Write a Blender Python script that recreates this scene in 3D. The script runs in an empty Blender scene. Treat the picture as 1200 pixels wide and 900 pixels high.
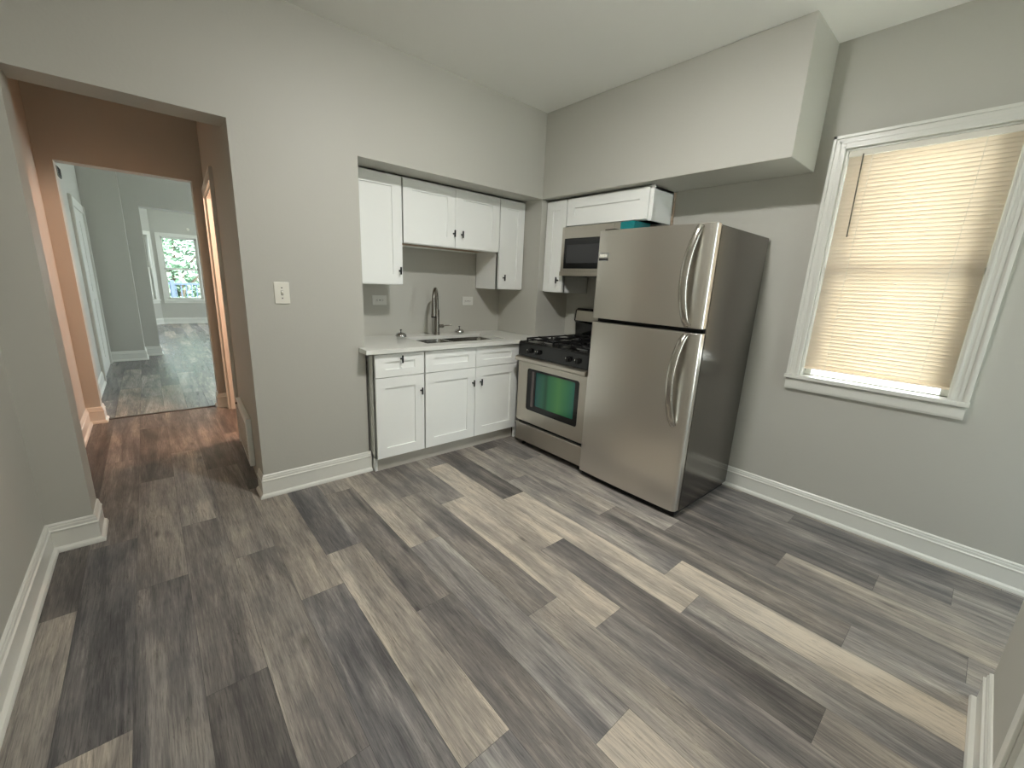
import bpy, bmesh, math, random
from mathutils import Vector, Matrix
C = bpy.context.scene.collection
random.seed(11)
PI = math.pi

# ------------------------------------------------------------------ camera
F_PX = 483.882
yaw, pitch, roll = (math.radians(a) for a in (41.28968, -13.59941, 2.64018))
fw = Vector((math.sin(yaw) * math.cos(pitch), math.cos(yaw) * math.cos(pitch), math.sin(pitch)))
r0 = Vector((math.cos(yaw), -math.sin(yaw), 0)); u0 = r0.cross(fw)
rt = r0 * math.cos(roll) + u0 * math.sin(roll); up = -r0 * math.sin(roll) + u0 * math.cos(roll)
cam_data = bpy.data.cameras.new('camera'); cam = bpy.data.objects.new('camera', cam_data); C.objects.link(cam)
m = Matrix((rt, up, -fw)).transposed().to_4x4(); m.translation = Vector((-3.11372, -2.79007, 1.3836))
cam.matrix_world = m
cam_data.sensor_width = 36; cam_data.lens = F_PX / 1200 * 36; cam_data.clip_start = 0.02; cam_data.clip_end = 200
S = bpy.context.scene; S.camera = cam
S.view_settings.view_transform = 'Standard'; S.view_settings.look = 'None'
S.view_settings.gamma = 1; S.view_settings.use_curve_mapping = False
S.view_settings.exposure = 0.0

# ------------------------------------------------------------------ sky
w = bpy.data.worlds.new('world'); S.world = w; w.use_nodes = True
wn = w.node_tree.nodes; wl = w.node_tree.links
bg = wn['Background']; tc = wn.new('ShaderNodeTexCoord'); sp = wn.new('ShaderNodeSeparateXYZ'); rmp = wn.new('ShaderNodeValToRGB')
wl.new(tc.outputs['Generated'], sp.inputs[0]); mm = wn.new('ShaderNodeMath'); mm.operation = 'MULTIPLY_ADD'
mm.inputs[1].default_value = .5; mm.inputs[2].default_value = .5
wl.new(sp.outputs['Z'], mm.inputs[0]); wl.new(mm.outputs[0], rmp.inputs[0]); wl.new(rmp.outputs[0], bg.inputs[0])
rmp.color_ramp.elements[0].position = .45; rmp.color_ramp.elements[0].color = (.66, .70, .68, 1)
rmp.color_ramp.elements[1].position = .62; rmp.color_ramp.elements[1].color = (.93, .965, 1, 1)
bg.inputs[1].default_value = 8

def lamp(name, loc, power, col, size=.05, kind='POINT'):
    d = bpy.data.lights.new(name, kind); d.energy = power; d.color = col
    if kind == 'POINT': d.shadow_soft_size = size
    o = bpy.data.objects.new(name, d); o.location = loc; C.objects.link(o); return o
KITCHEN_W = 88; BATH_W = 85      # watts of the kitchen's ceiling disc and the washroom lamp
KITCHEN_LAMP = (-1.88, -1.64, 2.779)
lamp('washroom_lamp_light', (-1.95, 1.36, 2.03), BATH_W, (1, .62, .45), .09)
sun = bpy.data.lights.new('sun', 'SUN'); sun.energy = 24; sun.color = (1, .95, .86); sun.angle = math.radians(.6)
so_ = bpy.data.objects.new('sun', sun); so_.rotation_euler = Vector((.42, -.30, .86)).to_track_quat('Z', 'Y').to_euler(); C.objects.link(so_)
def portal(name, loc, rot, sx, sy):
    d = bpy.data.lights.new(name, 'AREA'); d.shape = 'RECTANGLE'; d.size = sx; d.size_y = sy; d.cycles.is_portal = True
    o = bpy.data.objects.new(name, d); o.location = loc; o.rotation_euler = rot; C.objects.link(o)
portal('window_portal', (.16, -2.38, 1.56), (0, PI / 2, 0), 1.4, .75)
portal('bay_portal', (-2.39, 11.2, 1.38), (-PI / 2, 0, 0), .9, 1.75)
portal('rear_portal', (-.52, -4.46, 1.25), (PI / 2, 0, 0), .9, 2.0)
portal('side_portal', (.16, 4.1, 1.45), (0, PI / 2, 0), 1.5, 2.2)

# ------------------------------------------------------------------ materials
def lin(c): c /= 255; return c / 12.92 if c <= .04045 else ((c + .055) / 1.055) ** 2.4
def rgb(r, g, b): return (lin(r), lin(g), lin(b), 1)
def mat(name, col, rough=.5, metal=0, bump=0, bscale=80, var=0, vscale=4, stretch=(1, 1, 1), spec=.5, coat=0):
    mt = bpy.data.materials.new(name); mt.use_nodes = True; n = mt.node_tree.nodes; l = mt.node_tree.links; b = n['Principled BSDF']
    b.inputs['Base Color'].default_value = col; b.inputs['Roughness'].default_value = rough; b.inputs['Metallic'].default_value = metal
    b.inputs['Specular IOR Level'].default_value = spec; b.inputs['Coat Weight'].default_value = coat
    tcn = n.new('ShaderNodeTexCoord'); mp = n.new('ShaderNodeMapping'); mp.inputs['Scale'].default_value = stretch
    l.new(tcn.outputs['Object'], mp.inputs[0])
    if var:
        nz = n.new('ShaderNodeTexNoise'); nz.inputs['Scale'].default_value = vscale; nz.inputs['Detail'].default_value = 4; l.new(mp.outputs[0], nz.inputs['Vector'])
        mx = n.new('ShaderNodeMix'); mx.data_type = 'RGBA'
        mx.inputs[6].default_value = tuple(max(0, c * (1 - var)) for c in col[:3]) + (1,); mx.inputs[7].default_value = tuple(min(1, c * (1 + var)) for c in col[:3]) + (1,)
        l.new(nz.outputs[0], mx.inputs[0]); l.new(mx.outputs[2], b.inputs['Base Color'])
    if bump:
        nb = n.new('ShaderNodeTexNoise'); nb.inputs['Scale'].default_value = bscale; nb.inputs['Detail'].default_value = 3; l.new(mp.outputs[0], nb.inputs['Vector'])
        bp = n.new('ShaderNodeBump'); bp.inputs['Strength'].default_value = bump; bp.inputs['Distance'].default_value = .01
        l.new(nb.outputs[0], bp.inputs['Height']); l.new(bp.outputs[0], b.inputs['Normal'])
    return mt
M_wall = mat('wall_paint', rgb(190, 189, 180), .55, bump=.05, bscale=60, var=.02, vscale=1.5)
M_ceil = mat('ceiling_paint', rgb(243, 243, 238), .75, bump=.04)
M_trim = mat('trim_paint', rgb(226, 226, 218), .32, bump=.03, bscale=25)
M_cab = mat('cabinet_paint', rgb(248, 250, 246), .38, var=.01)
M_cabin = mat('cabinet_wood_underside', rgb(176, 150, 124), .6, var=.15, vscale=6, stretch=(1, 8, 8))
M_toe = mat('toe_kick', rgb(190, 186, 176), .5)
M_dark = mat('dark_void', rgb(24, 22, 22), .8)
M_black = mat('black_enamel', rgb(14, 14, 15), .16)
M_blackm = mat('black_iron', rgb(16, 16, 17), .5, bump=.2, bscale=200)
M_handle = mat('black_metal', rgb(12, 12, 13), .35, metal=.3)
M_chrome = mat('chrome', rgb(200, 200, 200), .12, metal=1)
M_nickel = mat('brushed_nickel', rgb(150, 145, 138), .24, metal=1)
M_alu = mat('burner_aluminium', rgb(200, 200, 200), .3, metal=1)
M_plate = mat('switch_plastic', rgb(232, 230, 218), .35)
M_platel = mat('outlet_plastic', rgb(222, 222, 215), .35)
M_quartz = mat('quartz', rgb(232, 233, 226), .14, var=.03, vscale=14)
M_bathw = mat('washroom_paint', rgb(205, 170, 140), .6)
def steel(name, col, rough, aniso=(1, 1, 60)):
    mt = mat(name, col, rough, metal=1); n = mt.node_tree.nodes; l = mt.node_tree.links; b = n['Principled BSDF']
    tcn = n.new('ShaderNodeTexCoord'); mp = n.new('ShaderNodeMapping'); mp.inputs['Scale'].default_value = aniso; l.new(tcn.outputs['Object'], mp.inputs[0])
    nz = n.new('ShaderNodeTexNoise'); nz.inputs['Scale'].default_value = 6; nz.inputs['Detail'].default_value = 5; l.new(mp.outputs[0], nz.inputs['Vector'])
    mr = n.new('ShaderNodeMapRange'); mr.inputs['To Min'].default_value = rough - .012; mr.inputs['To Max'].default_value = rough + .015
    l.new(nz.outputs[0], mr.inputs[0]); l.new(mr.outputs[0], b.inputs['Roughness'])
    
    return mt
M_steel = steel('brushed_steel', rgb(218, 214, 207), .28, (60, 60, .3))
M_steelh = steel('brushed_steel_range', rgb(196, 190, 180), .33, (1, 1, 60))
M_fside = mat('fridge_side_textured', rgb(116, 112, 107), .14, metal=.95, bump=.04, bscale=260)
M_filmt = mat('teal_film', rgb(0, 128, 132), .25)
M_slat = mat('blind_vinyl', rgb(244, 236, 222), .5)
b = M_slat.node_tree.nodes['Principled BSDF']
tr = M_slat.node_tree.nodes.new('ShaderNodeBsdfTranslucent'); tr.inputs[0].default_value = rgb(255, 241, 222)
ad = M_slat.node_tree.nodes.new('ShaderNodeMixShader'); ad.inputs[0].default_value = .36
M_slat.node_tree.links.new(b.outputs[0], ad.inputs[1]); M_slat.node_tree.links.new(tr.outputs[0], ad.inputs[2])
M_slat.node_tree.links.new(ad.outputs[0], M_slat.node_tree.nodes['Material Output'].inputs[0])
M_cord = mat('blind_cord', rgb(240, 236, 224), .6)
M_wand = mat('wand_plastic', rgb(96, 92, 80), .3)
M_glass = bpy.data.materials.new('window_glass'); M_glass.use_nodes = True
n = M_glass.node_tree.nodes; l = M_glass.node_tree.links
g = n.new('ShaderNodeBsdfGlossy'); g.inputs['Roughness'].default_value = .02; t = n.new('ShaderNodeBsdfTransparent'); t.inputs[0].default_value = (.93, .97, .97, 1)
fr = n.new('ShaderNodeFresnel'); fr.inputs[0].default_value = 1.2; mx = n.new('ShaderNodeMixShader')
l.new(fr.outputs[0], mx.inputs[0]); l.new(t.outputs[0], mx.inputs[1]); l.new(g.outputs[0], mx.inputs[2]); l.new(mx.outputs[0], n['Material Output'].inputs[0])
M_leaf = mat('leaf', rgb(112, 142, 116), .6, var=.5, vscale=3)
M_bark = mat('bark', rgb(110, 96, 84), .9, bump=.4, bscale=20)
M_rail = mat('railing_paint', rgb(90, 104, 126), .5)
M_ground = mat('street_paving', rgb(178, 182, 184), .9, var=.1)
M_bulb = bpy.data.materials.new('lit_bulb'); M_bulb.use_nodes = True
b = M_bulb.node_tree.nodes['Principled BSDF']; b.inputs['Emission Color'].default_value = (1, .985, .95, 1); b.inputs['Emission Strength'].default_value = 6
# oven glass: green and teal bands across the base colour
M_ovglass = mat('green_banded_glass', rgb(40, 120, 80), .12, spec=.9)
n = M_ovglass.node_tree.nodes; l = M_ovglass.node_tree.links; b = n['Principled BSDF']
tcn = n.new('ShaderNodeTexCoord'); sx = n.new('ShaderNodeSeparateXYZ'); l.new(tcn.outputs['Object'], sx.inputs[0])
ra = n.new('ShaderNodeValToRGB'); mr = n.new('ShaderNodeMapRange'); mr.inputs[1].default_value = .22; mr.inputs[2].default_value = .64
l.new(sx.outputs['X'], mr.inputs[0]); l.new(mr.outputs[0], ra.inputs[0])
e = ra.color_ramp.elements; e[0].color = rgb(38, 96, 92); e[1].color = rgb(40, 104, 96)
for p, c in ((.18, rgb(40, 104, 80)), (.27, rgb(30, 84, 60)), (.34, rgb(48, 118, 78)), (.6, rgb(72, 138, 78)), (.85, rgb(50, 122, 86))):
    x = e.new(p); x.color = c
l.new(ra.outputs[0], b.inputs['Base Color']); b.inputs['Metallic'].default_value = .35

# plank floor
def floor_material(name, rough, bumpy):
    mt = bpy.data.materials.new(name); mt.use_nodes = True; n = mt.node_tree.nodes; l = mt.node_tree.links; b = n['Principled BSDF']
    at = n.new('ShaderNodeAttribute'); at.attribute_name = 'plank'; se = n.new('ShaderNodeSeparateColor'); l.new(at.outputs['Color'], se.inputs[0])
    tcn = n.new('ShaderNodeTexCoord')
    off = n.new('ShaderNodeCombineXYZ'); m1 = n.new('ShaderNodeMath'); m1.operation = 'MULTIPLY'; m1.inputs[1].default_value = 57
    l.new(se.outputs[2], m1.inputs[0]); l.new(m1.outputs[0], off.inputs[0]); l.new(m1.outputs[0], off.inputs[2])
    va = n.new('ShaderNodeVectorMath'); l.new(tcn.outputs['Object'], va.inputs[0]); l.new(off.outputs[0], va.inputs[1])
    def noise(scale, sc, det=6, dist=0.0, rough_=.6):
        mp = n.new('ShaderNodeMapping'); mp.inputs['Scale'].default_value = sc; l.new(va.outputs[0], mp.inputs[0])
        nz = n.new('ShaderNodeTexNoise'); nz.inputs['Scale'].default_value = scale; nz.inputs['Detail'].default_value = det
        nz.inputs['Distortion'].default_value = dist; nz.inputs['Roughness'].default_value = rough_; l.new(mp.outputs[0], nz.inputs['Vector']); return nz
    broad = noise(1.5, (8, .7, 1), 4, .8); fine = noise(10, (16, .8, 1), 9, .5, .72); pore = noise(20, (16, .55, 1), 4, .4)
    cloud = noise(3.2, (1.6, 1, 1), 4)
    # cathedral grain
    mpw = n.new('ShaderNodeMapping'); mpw.inputs['Scale'].default_value = (5, .55, 1); l.new(va.outputs[0], mpw.inputs[0])
    wv = n.new('ShaderNodeTexWave'); wv.wave_type = 'RINGS'; wv.inputs['Scale'].default_value = 2.6; wv.inputs['Distortion'].default_value = 6; wv.inputs['Detail'].default_value = 3
    wv.inputs['Detail Scale'].default_value = 1.2; l.new(mpw.outputs[0], wv.inputs[0])
    def madd(a, k, c):
        q = n.new('ShaderNodeMath'); q.operation = 'MULTIPLY_ADD'; l.new(a, q.inputs[0]); q.inputs[1].default_value = k
        if isinstance(c, (int, float)): q.inputs[2].default_value = c
        else: l.new(c, q.inputs[2])
        return q.outputs[0]
    v = madd(se.outputs[0], .84, -1.105); v = madd(broad.outputs[0], 1.15, v); v = madd(fine.outputs[0], .85, v); v = madd(cloud.outputs[0], .50, v); v = madd(wv.outputs[1], .10, v)
    ra = n.new('ShaderNodeValToRGB'); l.new(v, ra.inputs[0]); e = ra.color_ramp.elements
    e[0].position = 0; e[0].color = rgb(66, 64, 63); e[1].position = 1; e[1].color = rgb(206, 198, 184)
    for p, c in ((.25, rgb(94, 91, 89)), (.5, rgb(127, 122, 117)), (.75, rgb(166, 159, 149))):
        x = e.new(p); x.color = c
    cool = n.new('ShaderNodeMix'); cool.data_type = 'RGBA'; cool.blend_type = 'MULTIPLY'; l.new(ra.outputs[0], cool.inputs[6])
    hue = n.new('ShaderNodeMix'); hue.data_type = 'RGBA'; hue.inputs[6].default_value = (.94, .98, 1.06, 1); hue.inputs[7].default_value = (1.05, 1.0, .94, 1)
    cw = madd(cloud.outputs[0], .9, -.45); q = n.new('ShaderNodeMath'); q.operation = 'ADD'; q.use_clamp = True; l.new(se.outputs[1], q.inputs[0]); l.new(cw, q.inputs[1])
    l.new(q.outputs[0], hue.inputs[0]); cool.inputs[0].default_value = 1; l.new(hue.outputs[2], cool.inputs[7])
    # dark knots and checks
    mpk = n.new('ShaderNodeMapping'); mpk.inputs['Scale'].default_value = (5.5, 1.9, 1); l.new(va.outputs[0], mpk.inputs[0])
    vo = n.new('ShaderNodeTexVoronoi'); vo.inputs['Scale'].default_value = 1; vo.inputs['Randomness'].default_value = 1; l.new(mpk.outputs[0], vo.inputs[0])
    mk = n.new('ShaderNodeMapRange'); mk.inputs[1].default_value = .02; mk.inputs[2].default_value = .10; mk.inputs[3].default_value = .5; mk.inputs[4].default_value = 1; l.new(vo.outputs[0], mk.inputs[0])
    mp_ = n.new('ShaderNodeMapRange'); mp_.inputs[1].default_value = .33; mp_.inputs[2].default_value = .46; mp_.inputs[3].default_value = .66; mp_.inputs[4].default_value = 1; l.new(pore.outputs[0], mp_.inputs[0])
    crk = noise(3.5, (9, .55, 1), 5, 1.6, .62); ab = madd(crk.outputs[0], 1, -.5); q2 = n.new('ShaderNodeMath'); q2.operation = 'ABSOLUTE'; l.new(ab, q2.inputs[0])
    mc = n.new('ShaderNodeMapRange'); mc.inputs[1].default_value = 0; mc.inputs[2].default_value = .022; mc.inputs[3].default_value = .58; mc.inputs[4].default_value = 1; l.new(q2.outputs[0], mc.inputs[0])
    mask = n.new('ShaderNodeMapRange'); mask.inputs[1].default_value = .5; mask.inputs[2].default_value = .6; mask.inputs[3].default_value = 0; mask.inputs[4].default_value = 1; l.new(cloud.outputs[0], mask.inputs[0])
    lm = n.new('ShaderNodeMix'); lm.inputs[2].default_value = 1; l.new(mask.outputs[0], lm.inputs[0]); l.new(mc.outputs[0], lm.inputs[3])
    mul0 = n.new('ShaderNodeMath'); mul0.operation = 'MULTIPLY'; l.new(mk.outputs[0], mul0.inputs[0]); l.new(lm.outputs[0], mul0.inputs[1])
    mul = n.new('ShaderNodeMath'); mul.operation = 'MULTIPLY'; l.new(mul0.outputs[0], mul.inputs[0]); l.new(mp_.outputs[0], mul.inputs[1])
    fin = n.new('ShaderNodeVectorMath'); fin.operation = 'SCALE'; l.new(cool.outputs[2], fin.inputs[0]); l.new(mul.outputs[0], fin.inputs['Scale'])
    l.new(fin.outputs[0], b.inputs['Base Color'])
    rr = madd(fine.outputs[0], .16, rough - .08); l.new(rr, b.inputs['Roughness']); b.inputs['Specular IOR Level'].default_value = .4
    bp = n.new('ShaderNodeBump'); bp.inputs['Strength'].default_value = bumpy; bp.inputs['Distance'].default_value = .004; l.new(fine.outputs[0], bp.inputs['Height']); l.new(bp.outputs[0], b.inputs['Normal'])
    return mt
M_floor = floor_material('vinyl_plank', .46, .25)
M_floor2 = floor_material('vinyl_plank_front_room', .25, .7)

# ------------------------------------------------------------------ mesh helpers
def nb(): return bmesh.new()
def bx(bm, x0, x1, y0, y1, z0, z1, mi=0):
    x0, x1 = sorted((x0, x1)); y0, y1 = sorted((y0, y1)); z0, z1 = sorted((z0, z1))
    v = [bm.verts.new(p) for p in ((x0, y0, z0), (x1, y0, z0), (x1, y1, z0), (x0, y1, z0), (x0, y0, z1), (x1, y0, z1), (x1, y1, z1), (x0, y1, z1))]
    for q in ((0, 3, 2, 1), (4, 5, 6, 7), (0, 1, 5, 4), (1, 2, 6, 5), (2, 3, 7, 6), (3, 0, 4, 7)):
        f = bm.faces.new([v[i] for i in q]); f.material_index = mi
    return v
def prism(bm, pts, axis, a0, a1):
    """extrude a closed 2D outline along an axis ('x': pts are (y,z); 'y': (x,z); 'z': (x,y))"""
    def P(p, a): return {'x': (a, p[0], p[1]), 'y': (p[0], a, p[1]), 'z': (p[0], p[1], a)}[axis]
    A = [bm.verts.new(P(p, a0)) for p in pts]; B = [bm.verts.new(P(p, a1)) for p in pts]; k = len(pts)
    bm.faces.new(A); bm.faces.new(B[::-1])
    for i in range(k): bm.faces.new((A[i], B[i], B[(i + 1) % k], A[(i + 1) % k]))
def lathe(bm, prof, c=(0, 0, 0), axis='z', seg=32):
    rings = []
    for r, h in prof:
        ring = []
        for i in range(seg):
            a = 2 * PI * i / seg; x, y = r * math.cos(a), r * math.sin(a)
            p = {'z': (x, y, h), 'y': (x, h, y), 'x': (h, x, y)}[axis]
            ring.append(bm.verts.new(Vector(p) + Vector(c)))
        rings.append(ring)
    for a, b_ in zip(rings, rings[1:]):
        for i in range(seg): bm.faces.new((a[i], a[(i + 1) % seg], b_[(i + 1) % seg], b_[i]))
    bm.faces.new(rings[0][::-1]); bm.faces.new(rings[-1])
def tube(bm, pts, rad, seg=12, flat=1.0):
    pts = [Vector(p) for p in pts]; rings = []; side = None
    rads = rad if isinstance(rad, (list, tuple)) else [rad] * len(pts)
    for i, p in enumerate(pts):
        t = (pts[min(i + 1, len(pts) - 1)] - pts[max(i - 1, 0)]).normalized()
        if side is None:
            h = Vector((0, 0, 1)) if abs(t.z) < .9 else Vector((0, 1, 0)); side = t.cross(h).normalized()
        else: side = (side - t * side.dot(t)).normalized()
        o = t.cross(side)
        rings.append([bm.verts.new(p + (side * math.cos(2 * PI * k / seg) * flat + o * math.sin(2 * PI * k / seg)) * rads[i]) for k in range(seg)])
    for a, b_ in zip(rings, rings[1:]):
        for k in range(seg): bm.faces.new((a[k], a[(k + 1) % seg], b_[(k + 1) % seg], b_[k]))
    bm.faces.new(rings[0][::-1]); bm.faces.new(rings[-1])
def obj(name, bm, mats, parent=None, bevel=0, smooth=False, seg=2, loc=None):
    bmesh.ops.recalc_face_normals(bm, faces=bm.faces)
    me = bpy.data.meshes.new(name); bm.to_mesh(me); bm.free()
    for q in (mats if isinstance(mats, (list, tuple)) else [mats]): me.materials.append(q)
    if smooth:
        for p in me.polygons: p.use_smooth = True
        try: me.set_sharp_from_angle(angle=math.radians(40))
        except Exception: pass
    o = bpy.data.objects.new(name, me); C.objects.link(o)
    if parent: o.parent = parent
    if loc: o.location = loc
    if bevel:
        b_ = o.modifiers.new('bevel', 'BEVEL'); b_.width = bevel; b_.segments = seg; b_.limit_method = 'ANGLE'
    return o
def tag(o, label, cat, group=None, kind=None):
    if label: o['label'] = label
    if cat: o['category'] = cat
    if group: o['group'] = group
    if kind: o['kind'] = kind
    return o
def thing(name, label, cat, loc=(0, 0, 0), rz=0, group=None):
    o = bpy.data.objects.new(name, None); o.location = loc; o.rotation_euler = (0, 0, rz); o.empty_display_size = .1; C.objects.link(o)
    return tag(o, label, cat, group)
def struct(name, bm, m_, parent=None, label=None, **k):
    o = obj(name, bm, m_, parent, **k)
    if not parent:
        o['kind'] = 'structure'; o['category'] = name.split('_')[0]; o['label'] = label or name.replace('_', ' ')
    return o

# ------------------------------------------------------------------ dimensions
H = 2.779; HS = 2.113; SX = -.411; SL = -1.899; TW = .197
XL = -3.629; YN = -3.04; D1 = 2.288; BACK = -4.3; T = .12
AL, AB = -2.026, .55          # alcove left side, alcove back
OPX0, OPX1, OPZ = -3.462, -2.702, 2.149
HLX = -3.655                  # hall left wall
# floor planks
PX, PW, PL = -3.31, .181, 1.232
phase = {-2: -.581, -1: -.09, 0: -.58, 1: -1.336, 2: -.585, 3: -1.07, 4: -.817, 5: -.2, 6: -1.02, 7: -1.745, 8: -1.966, 9: -1.454, 10: -2.15, 11: -1.971, 12: -2.655, 13: -3.0, 14: -2.3, 15: -2.67, 16: -1.7, 17: -2.2}
tone = {(-2, 0): (.40, .6), (-2, -1): (.10, .7), (-1, -1): (.36, .6), (-1, 0): (.14, .2), (-1, 1): (.62, .7), (0, -1): (.42, .5), (0, 0): (.24, .35), (0, 1): (.3, .4),
        (1, -1): (.33, .5), (1, 0): (.16, .6), (2, -1): (.44, .6), (2, 0): (.40, .55), (3, -1): (.54, .75), (3, 0): (.27, .15), (4, -1): (.24, .2), (4, 0): (.72, .7), (4, 1): (.42, .2),
        (5, -1): (.60, .6), (5, 0): (.30, .6), (5, 1): (.36, .6), (6, -1): (.68, .7), (6, 0): (.50, .25), (6, 1): (.84, .7), (7, -2): (.28, .6), (7, -1): (.36, .6), (7, 0): (.55, .5),
        (8, -1): (.80, .75), (8, -2): (.45, .5), (8, 0): (.38, .3), (9, -1): (.78, .75), (9, 0): (.26, .55), (9, 1): (.52, .6), (10, -2): (.16, .8), (10, -1): (.74, .75), (10, 0): (.48, .2),
        (11, -1): (.50, .4), (11, 0): (.80, .8), (11, -2): (.55, .6), (12, -2): (.5, .5), (12, -1): (.32, .7), (12, 0): (.44, .4), (13, -1): (.42, .6), (13, 0): (.55, .6),
        (14, -1): (.22, .7), (14, 0): (.52, .75), (15, -1): (.25, .5), (15, 0): (.46, .6), (16, -1): (.28, .5), (16, 0): (.34, .4), (17, 0): (.24, .4), (17, 1): (.3, .5)}
def plank_floor(name, kx0, kx1, y0, y1, m_, label):
    bm = nb(); lay = bm.loops.layers.float_color.new('plank'); rnd = random.Random(5)
    for k in range(kx0, kx1):
        ph = phase.get(k, rnd.uniform(-1.2, 0)); n0 = math.floor((ph - y1) / PL); n1 = math.ceil((ph - y0) / PL)
        for q in range(n0, n1 + 1):
            a, b_ = max(y0, ph - PL * (q + 1)), min(y1, ph - PL * q)
            if b_ - a < 1e-3: continue
            tn = tone.get((k, q)) if name == 'floor' and y0 < 0 else None
            tn = tn or (rnd.uniform(.16, .6), rnd.uniform(.2, .8)); rv = rnd.random()
            x0, x1 = PX + PW * k, PX + PW * (k + 1); g_ = .0006
            vs = [bm.verts.new(p) for p in ((x0 + g_, a + g_, 0), (x1 - g_, a + g_, 0), (x1 - g_, b_ - g_, 0), (x0 + g_, b_ - g_, 0))]
            f = bm.faces.new(vs)
            for lp in f.loops: lp[lay] = (tn[0], tn[1], rv, 1)
    # dark seam bed just below the planks
    v0 = (PX + PW * kx0, PX + PW * kx1)
    vs = [bm.verts.new(p) for p in ((v0[0], y0, -.0012), (v0[1], y0, -.0012), (v0[1], y1, -.0012), (v0[0], y1, -.0012))]
    f = bm.faces.new(vs)
    for lp in f.loops: lp[lay] = (-.1, .4, .5, 1)
    for z in (-.06,):
        vs2 = [bm.verts.new((v.co.x, v.co.y, z)) for v in vs]
        bm.faces.new(vs2)
    return struct(name, bm, m_, label=label)
plank_floor('floor', -3, 20, BACK - .1, 2.36, M_floor, 'grey and beige wood look plank floor of the kitchen and hall')
plank_floor('floor', -3, 20, 2.372, 11.3, M_floor2, 'glossy grey plank floor of the front room beyond the hall')
bm = nb(); prism(bm, [(2.345, .0), (2.35, .006), (2.385, .006), (2.39, 0)], 'x', -3.557, -2.686)
struct('trim_1', bm, mat('threshold_strip', rgb(70, 64, 58), .5), label='dark threshold strip between hall and front room floor')

# ------------------------------------------------------------------ walls
bm = nb(); bx(bm, XL - .15, .3, BACK - .1, 11.3, H, H + .1); struct('ceiling', bm, M_ceil, label='pale flat ceiling')
bm = nb()
bx(bm, XL - .15, OPX0, 0, TW, 0, H); bx(bm, OPX0, OPX1, 0, TW, OPZ, H); bx(bm, OPX1, AL, 0, TW, 0, H)
bx(bm, AL - .1, AL, TW, AB + .1, 0, H); bx(bm, AL, T, AB, AB + .1, 0, H); bx(bm, AL, 0, 0, AB, HS, H); bx(bm, -.41, 0, 0, AB, 0, HS)
struct('wall_back', bm, M_wall, label='grey kitchen back wall with cabinet alcove and hall opening')
bm = nb(); bx(bm, SX, 0, SL, 0, HS, H); struct('wall_soffit', bm, M_wall, label='boxed grey soffit above the range and fridge', bevel=.004)
# window wall
WY0, WY1, WZ0, WZ1 = -2.722, -2.038, .90, 2.212
bm = nb(); bx(bm, 0, T, BACK, WY0, 0, H); bx(bm, 0, T, WY1, AB + .1, 0, H); bx(bm, 0, T, WY0, WY1, 0, WZ0 - .02); bx(bm, 0, T, WY0, WY1, WZ1, H)
struct('wall_right', bm, M_wall, label='grey wall with the blind covered window')
bm = nb(); bx(bm, XL - .15, XL, BACK, 0, 0, H); struct('wall_left', bm, M_wall, label='grey wall at the left edge of the kitchen')
bm = nb(); bx(bm, XL, -1.06, YN - .13, YN, 0, H); struct('wall_near', bm, M_wall, label='grey wall end at the lower right corner')
bm = nb(); bx(bm, XL - .15, -.95, BACK - .1, BACK, 0, H); bx(bm, -.1, T, BACK - .1, BACK, 0, H); bx(bm, -.95, -.1, BACK - .1, BACK, 2.15, H); bx(bm, -.95, -.1, BACK - .1, BACK, 0, .3); struct('wall_rear', bm, M_wall, label='grey rear wall behind the kitchen')
# hall
bm = nb(); bx(bm, HLX - .12, HLX, TW, 5.6, 0, H)
struct('wall_hall_left', bm, M_wall, label='grey wall along the left of the hall')
bm = nb(); E1, E2, EZ = -3.557, -2.688, 2.172
bx(bm, HLX, E1, D1, D1 + .14, 0, H); bx(bm, E1, E2, D1, D1 + .14, EZ, H); bx(bm, E2, T, D1, D1 + .14, 0, H)
struct('wall_hall_end', bm, M_wall, label='hall end wall with doorway to the front room')
# hall right wall, slightly out of square; local u runs along the wall from the kitchen jamb
HR = Matrix.Translation((-2.70, TW, 0)) @ Matrix.Rotation(-math.atan(.0483), 4, 'Z')
def hr(bm): bmesh.ops.transform(bm, matrix=HR, verts=bm.verts); return bm
U0, U1, UZ = .99, 1.97, 2.04
bm = nb(); bx(bm, 0, .10, 0, U0, 0, H); bx(bm, 0, .10, U0, U1, UZ, H); bx(bm, 0, .10, U1, 2.13, 0, H)
struct('wall_hall_right', hr(bm), M_wall, label='grey wall along the right of the hall')
bm = nb(); bx(bm, -1.25, -1.15, AB + .1, D1, 0, H); struct('wall_washroom', bm, M_bathw, label='warm lit wall inside the washroom')
# door trim of the warm lit doorway
t_ = nb(); cw_ = .07
for a, b_ in ((U0 - cw_, U0), (U1, U1 + cw_)):
    bx(t_, -.018, 0, a, b_, 0, UZ + cw_); bx(t_, -.024, -.018, a, a + .014, 0, UZ + cw_); bx(t_, -.022, -.018, b_ - .014, b_, 0, UZ + cw_)
bx(t_, -.018, 0, U0, U1, UZ, UZ + cw_); bx(t_, -.024, -.018, U0 - cw_, U1 + cw_, UZ + cw_ - .014, UZ + cw_)
for a, b_ in ((U0, U0 + .016), (U1 - .016, U1)): bx(t_, 0, .10, a, b_, 0, UZ)
bx(t_, 0, .10, U0, U1, UZ - .016, UZ); bx(t_, .045, .06, U1 - .028, U1 - .016, 0, UZ)
struct('door_1', hr(t_), M_trim, label='white doorway frame lit orange on the right of the hall', bevel=.002)

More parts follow.
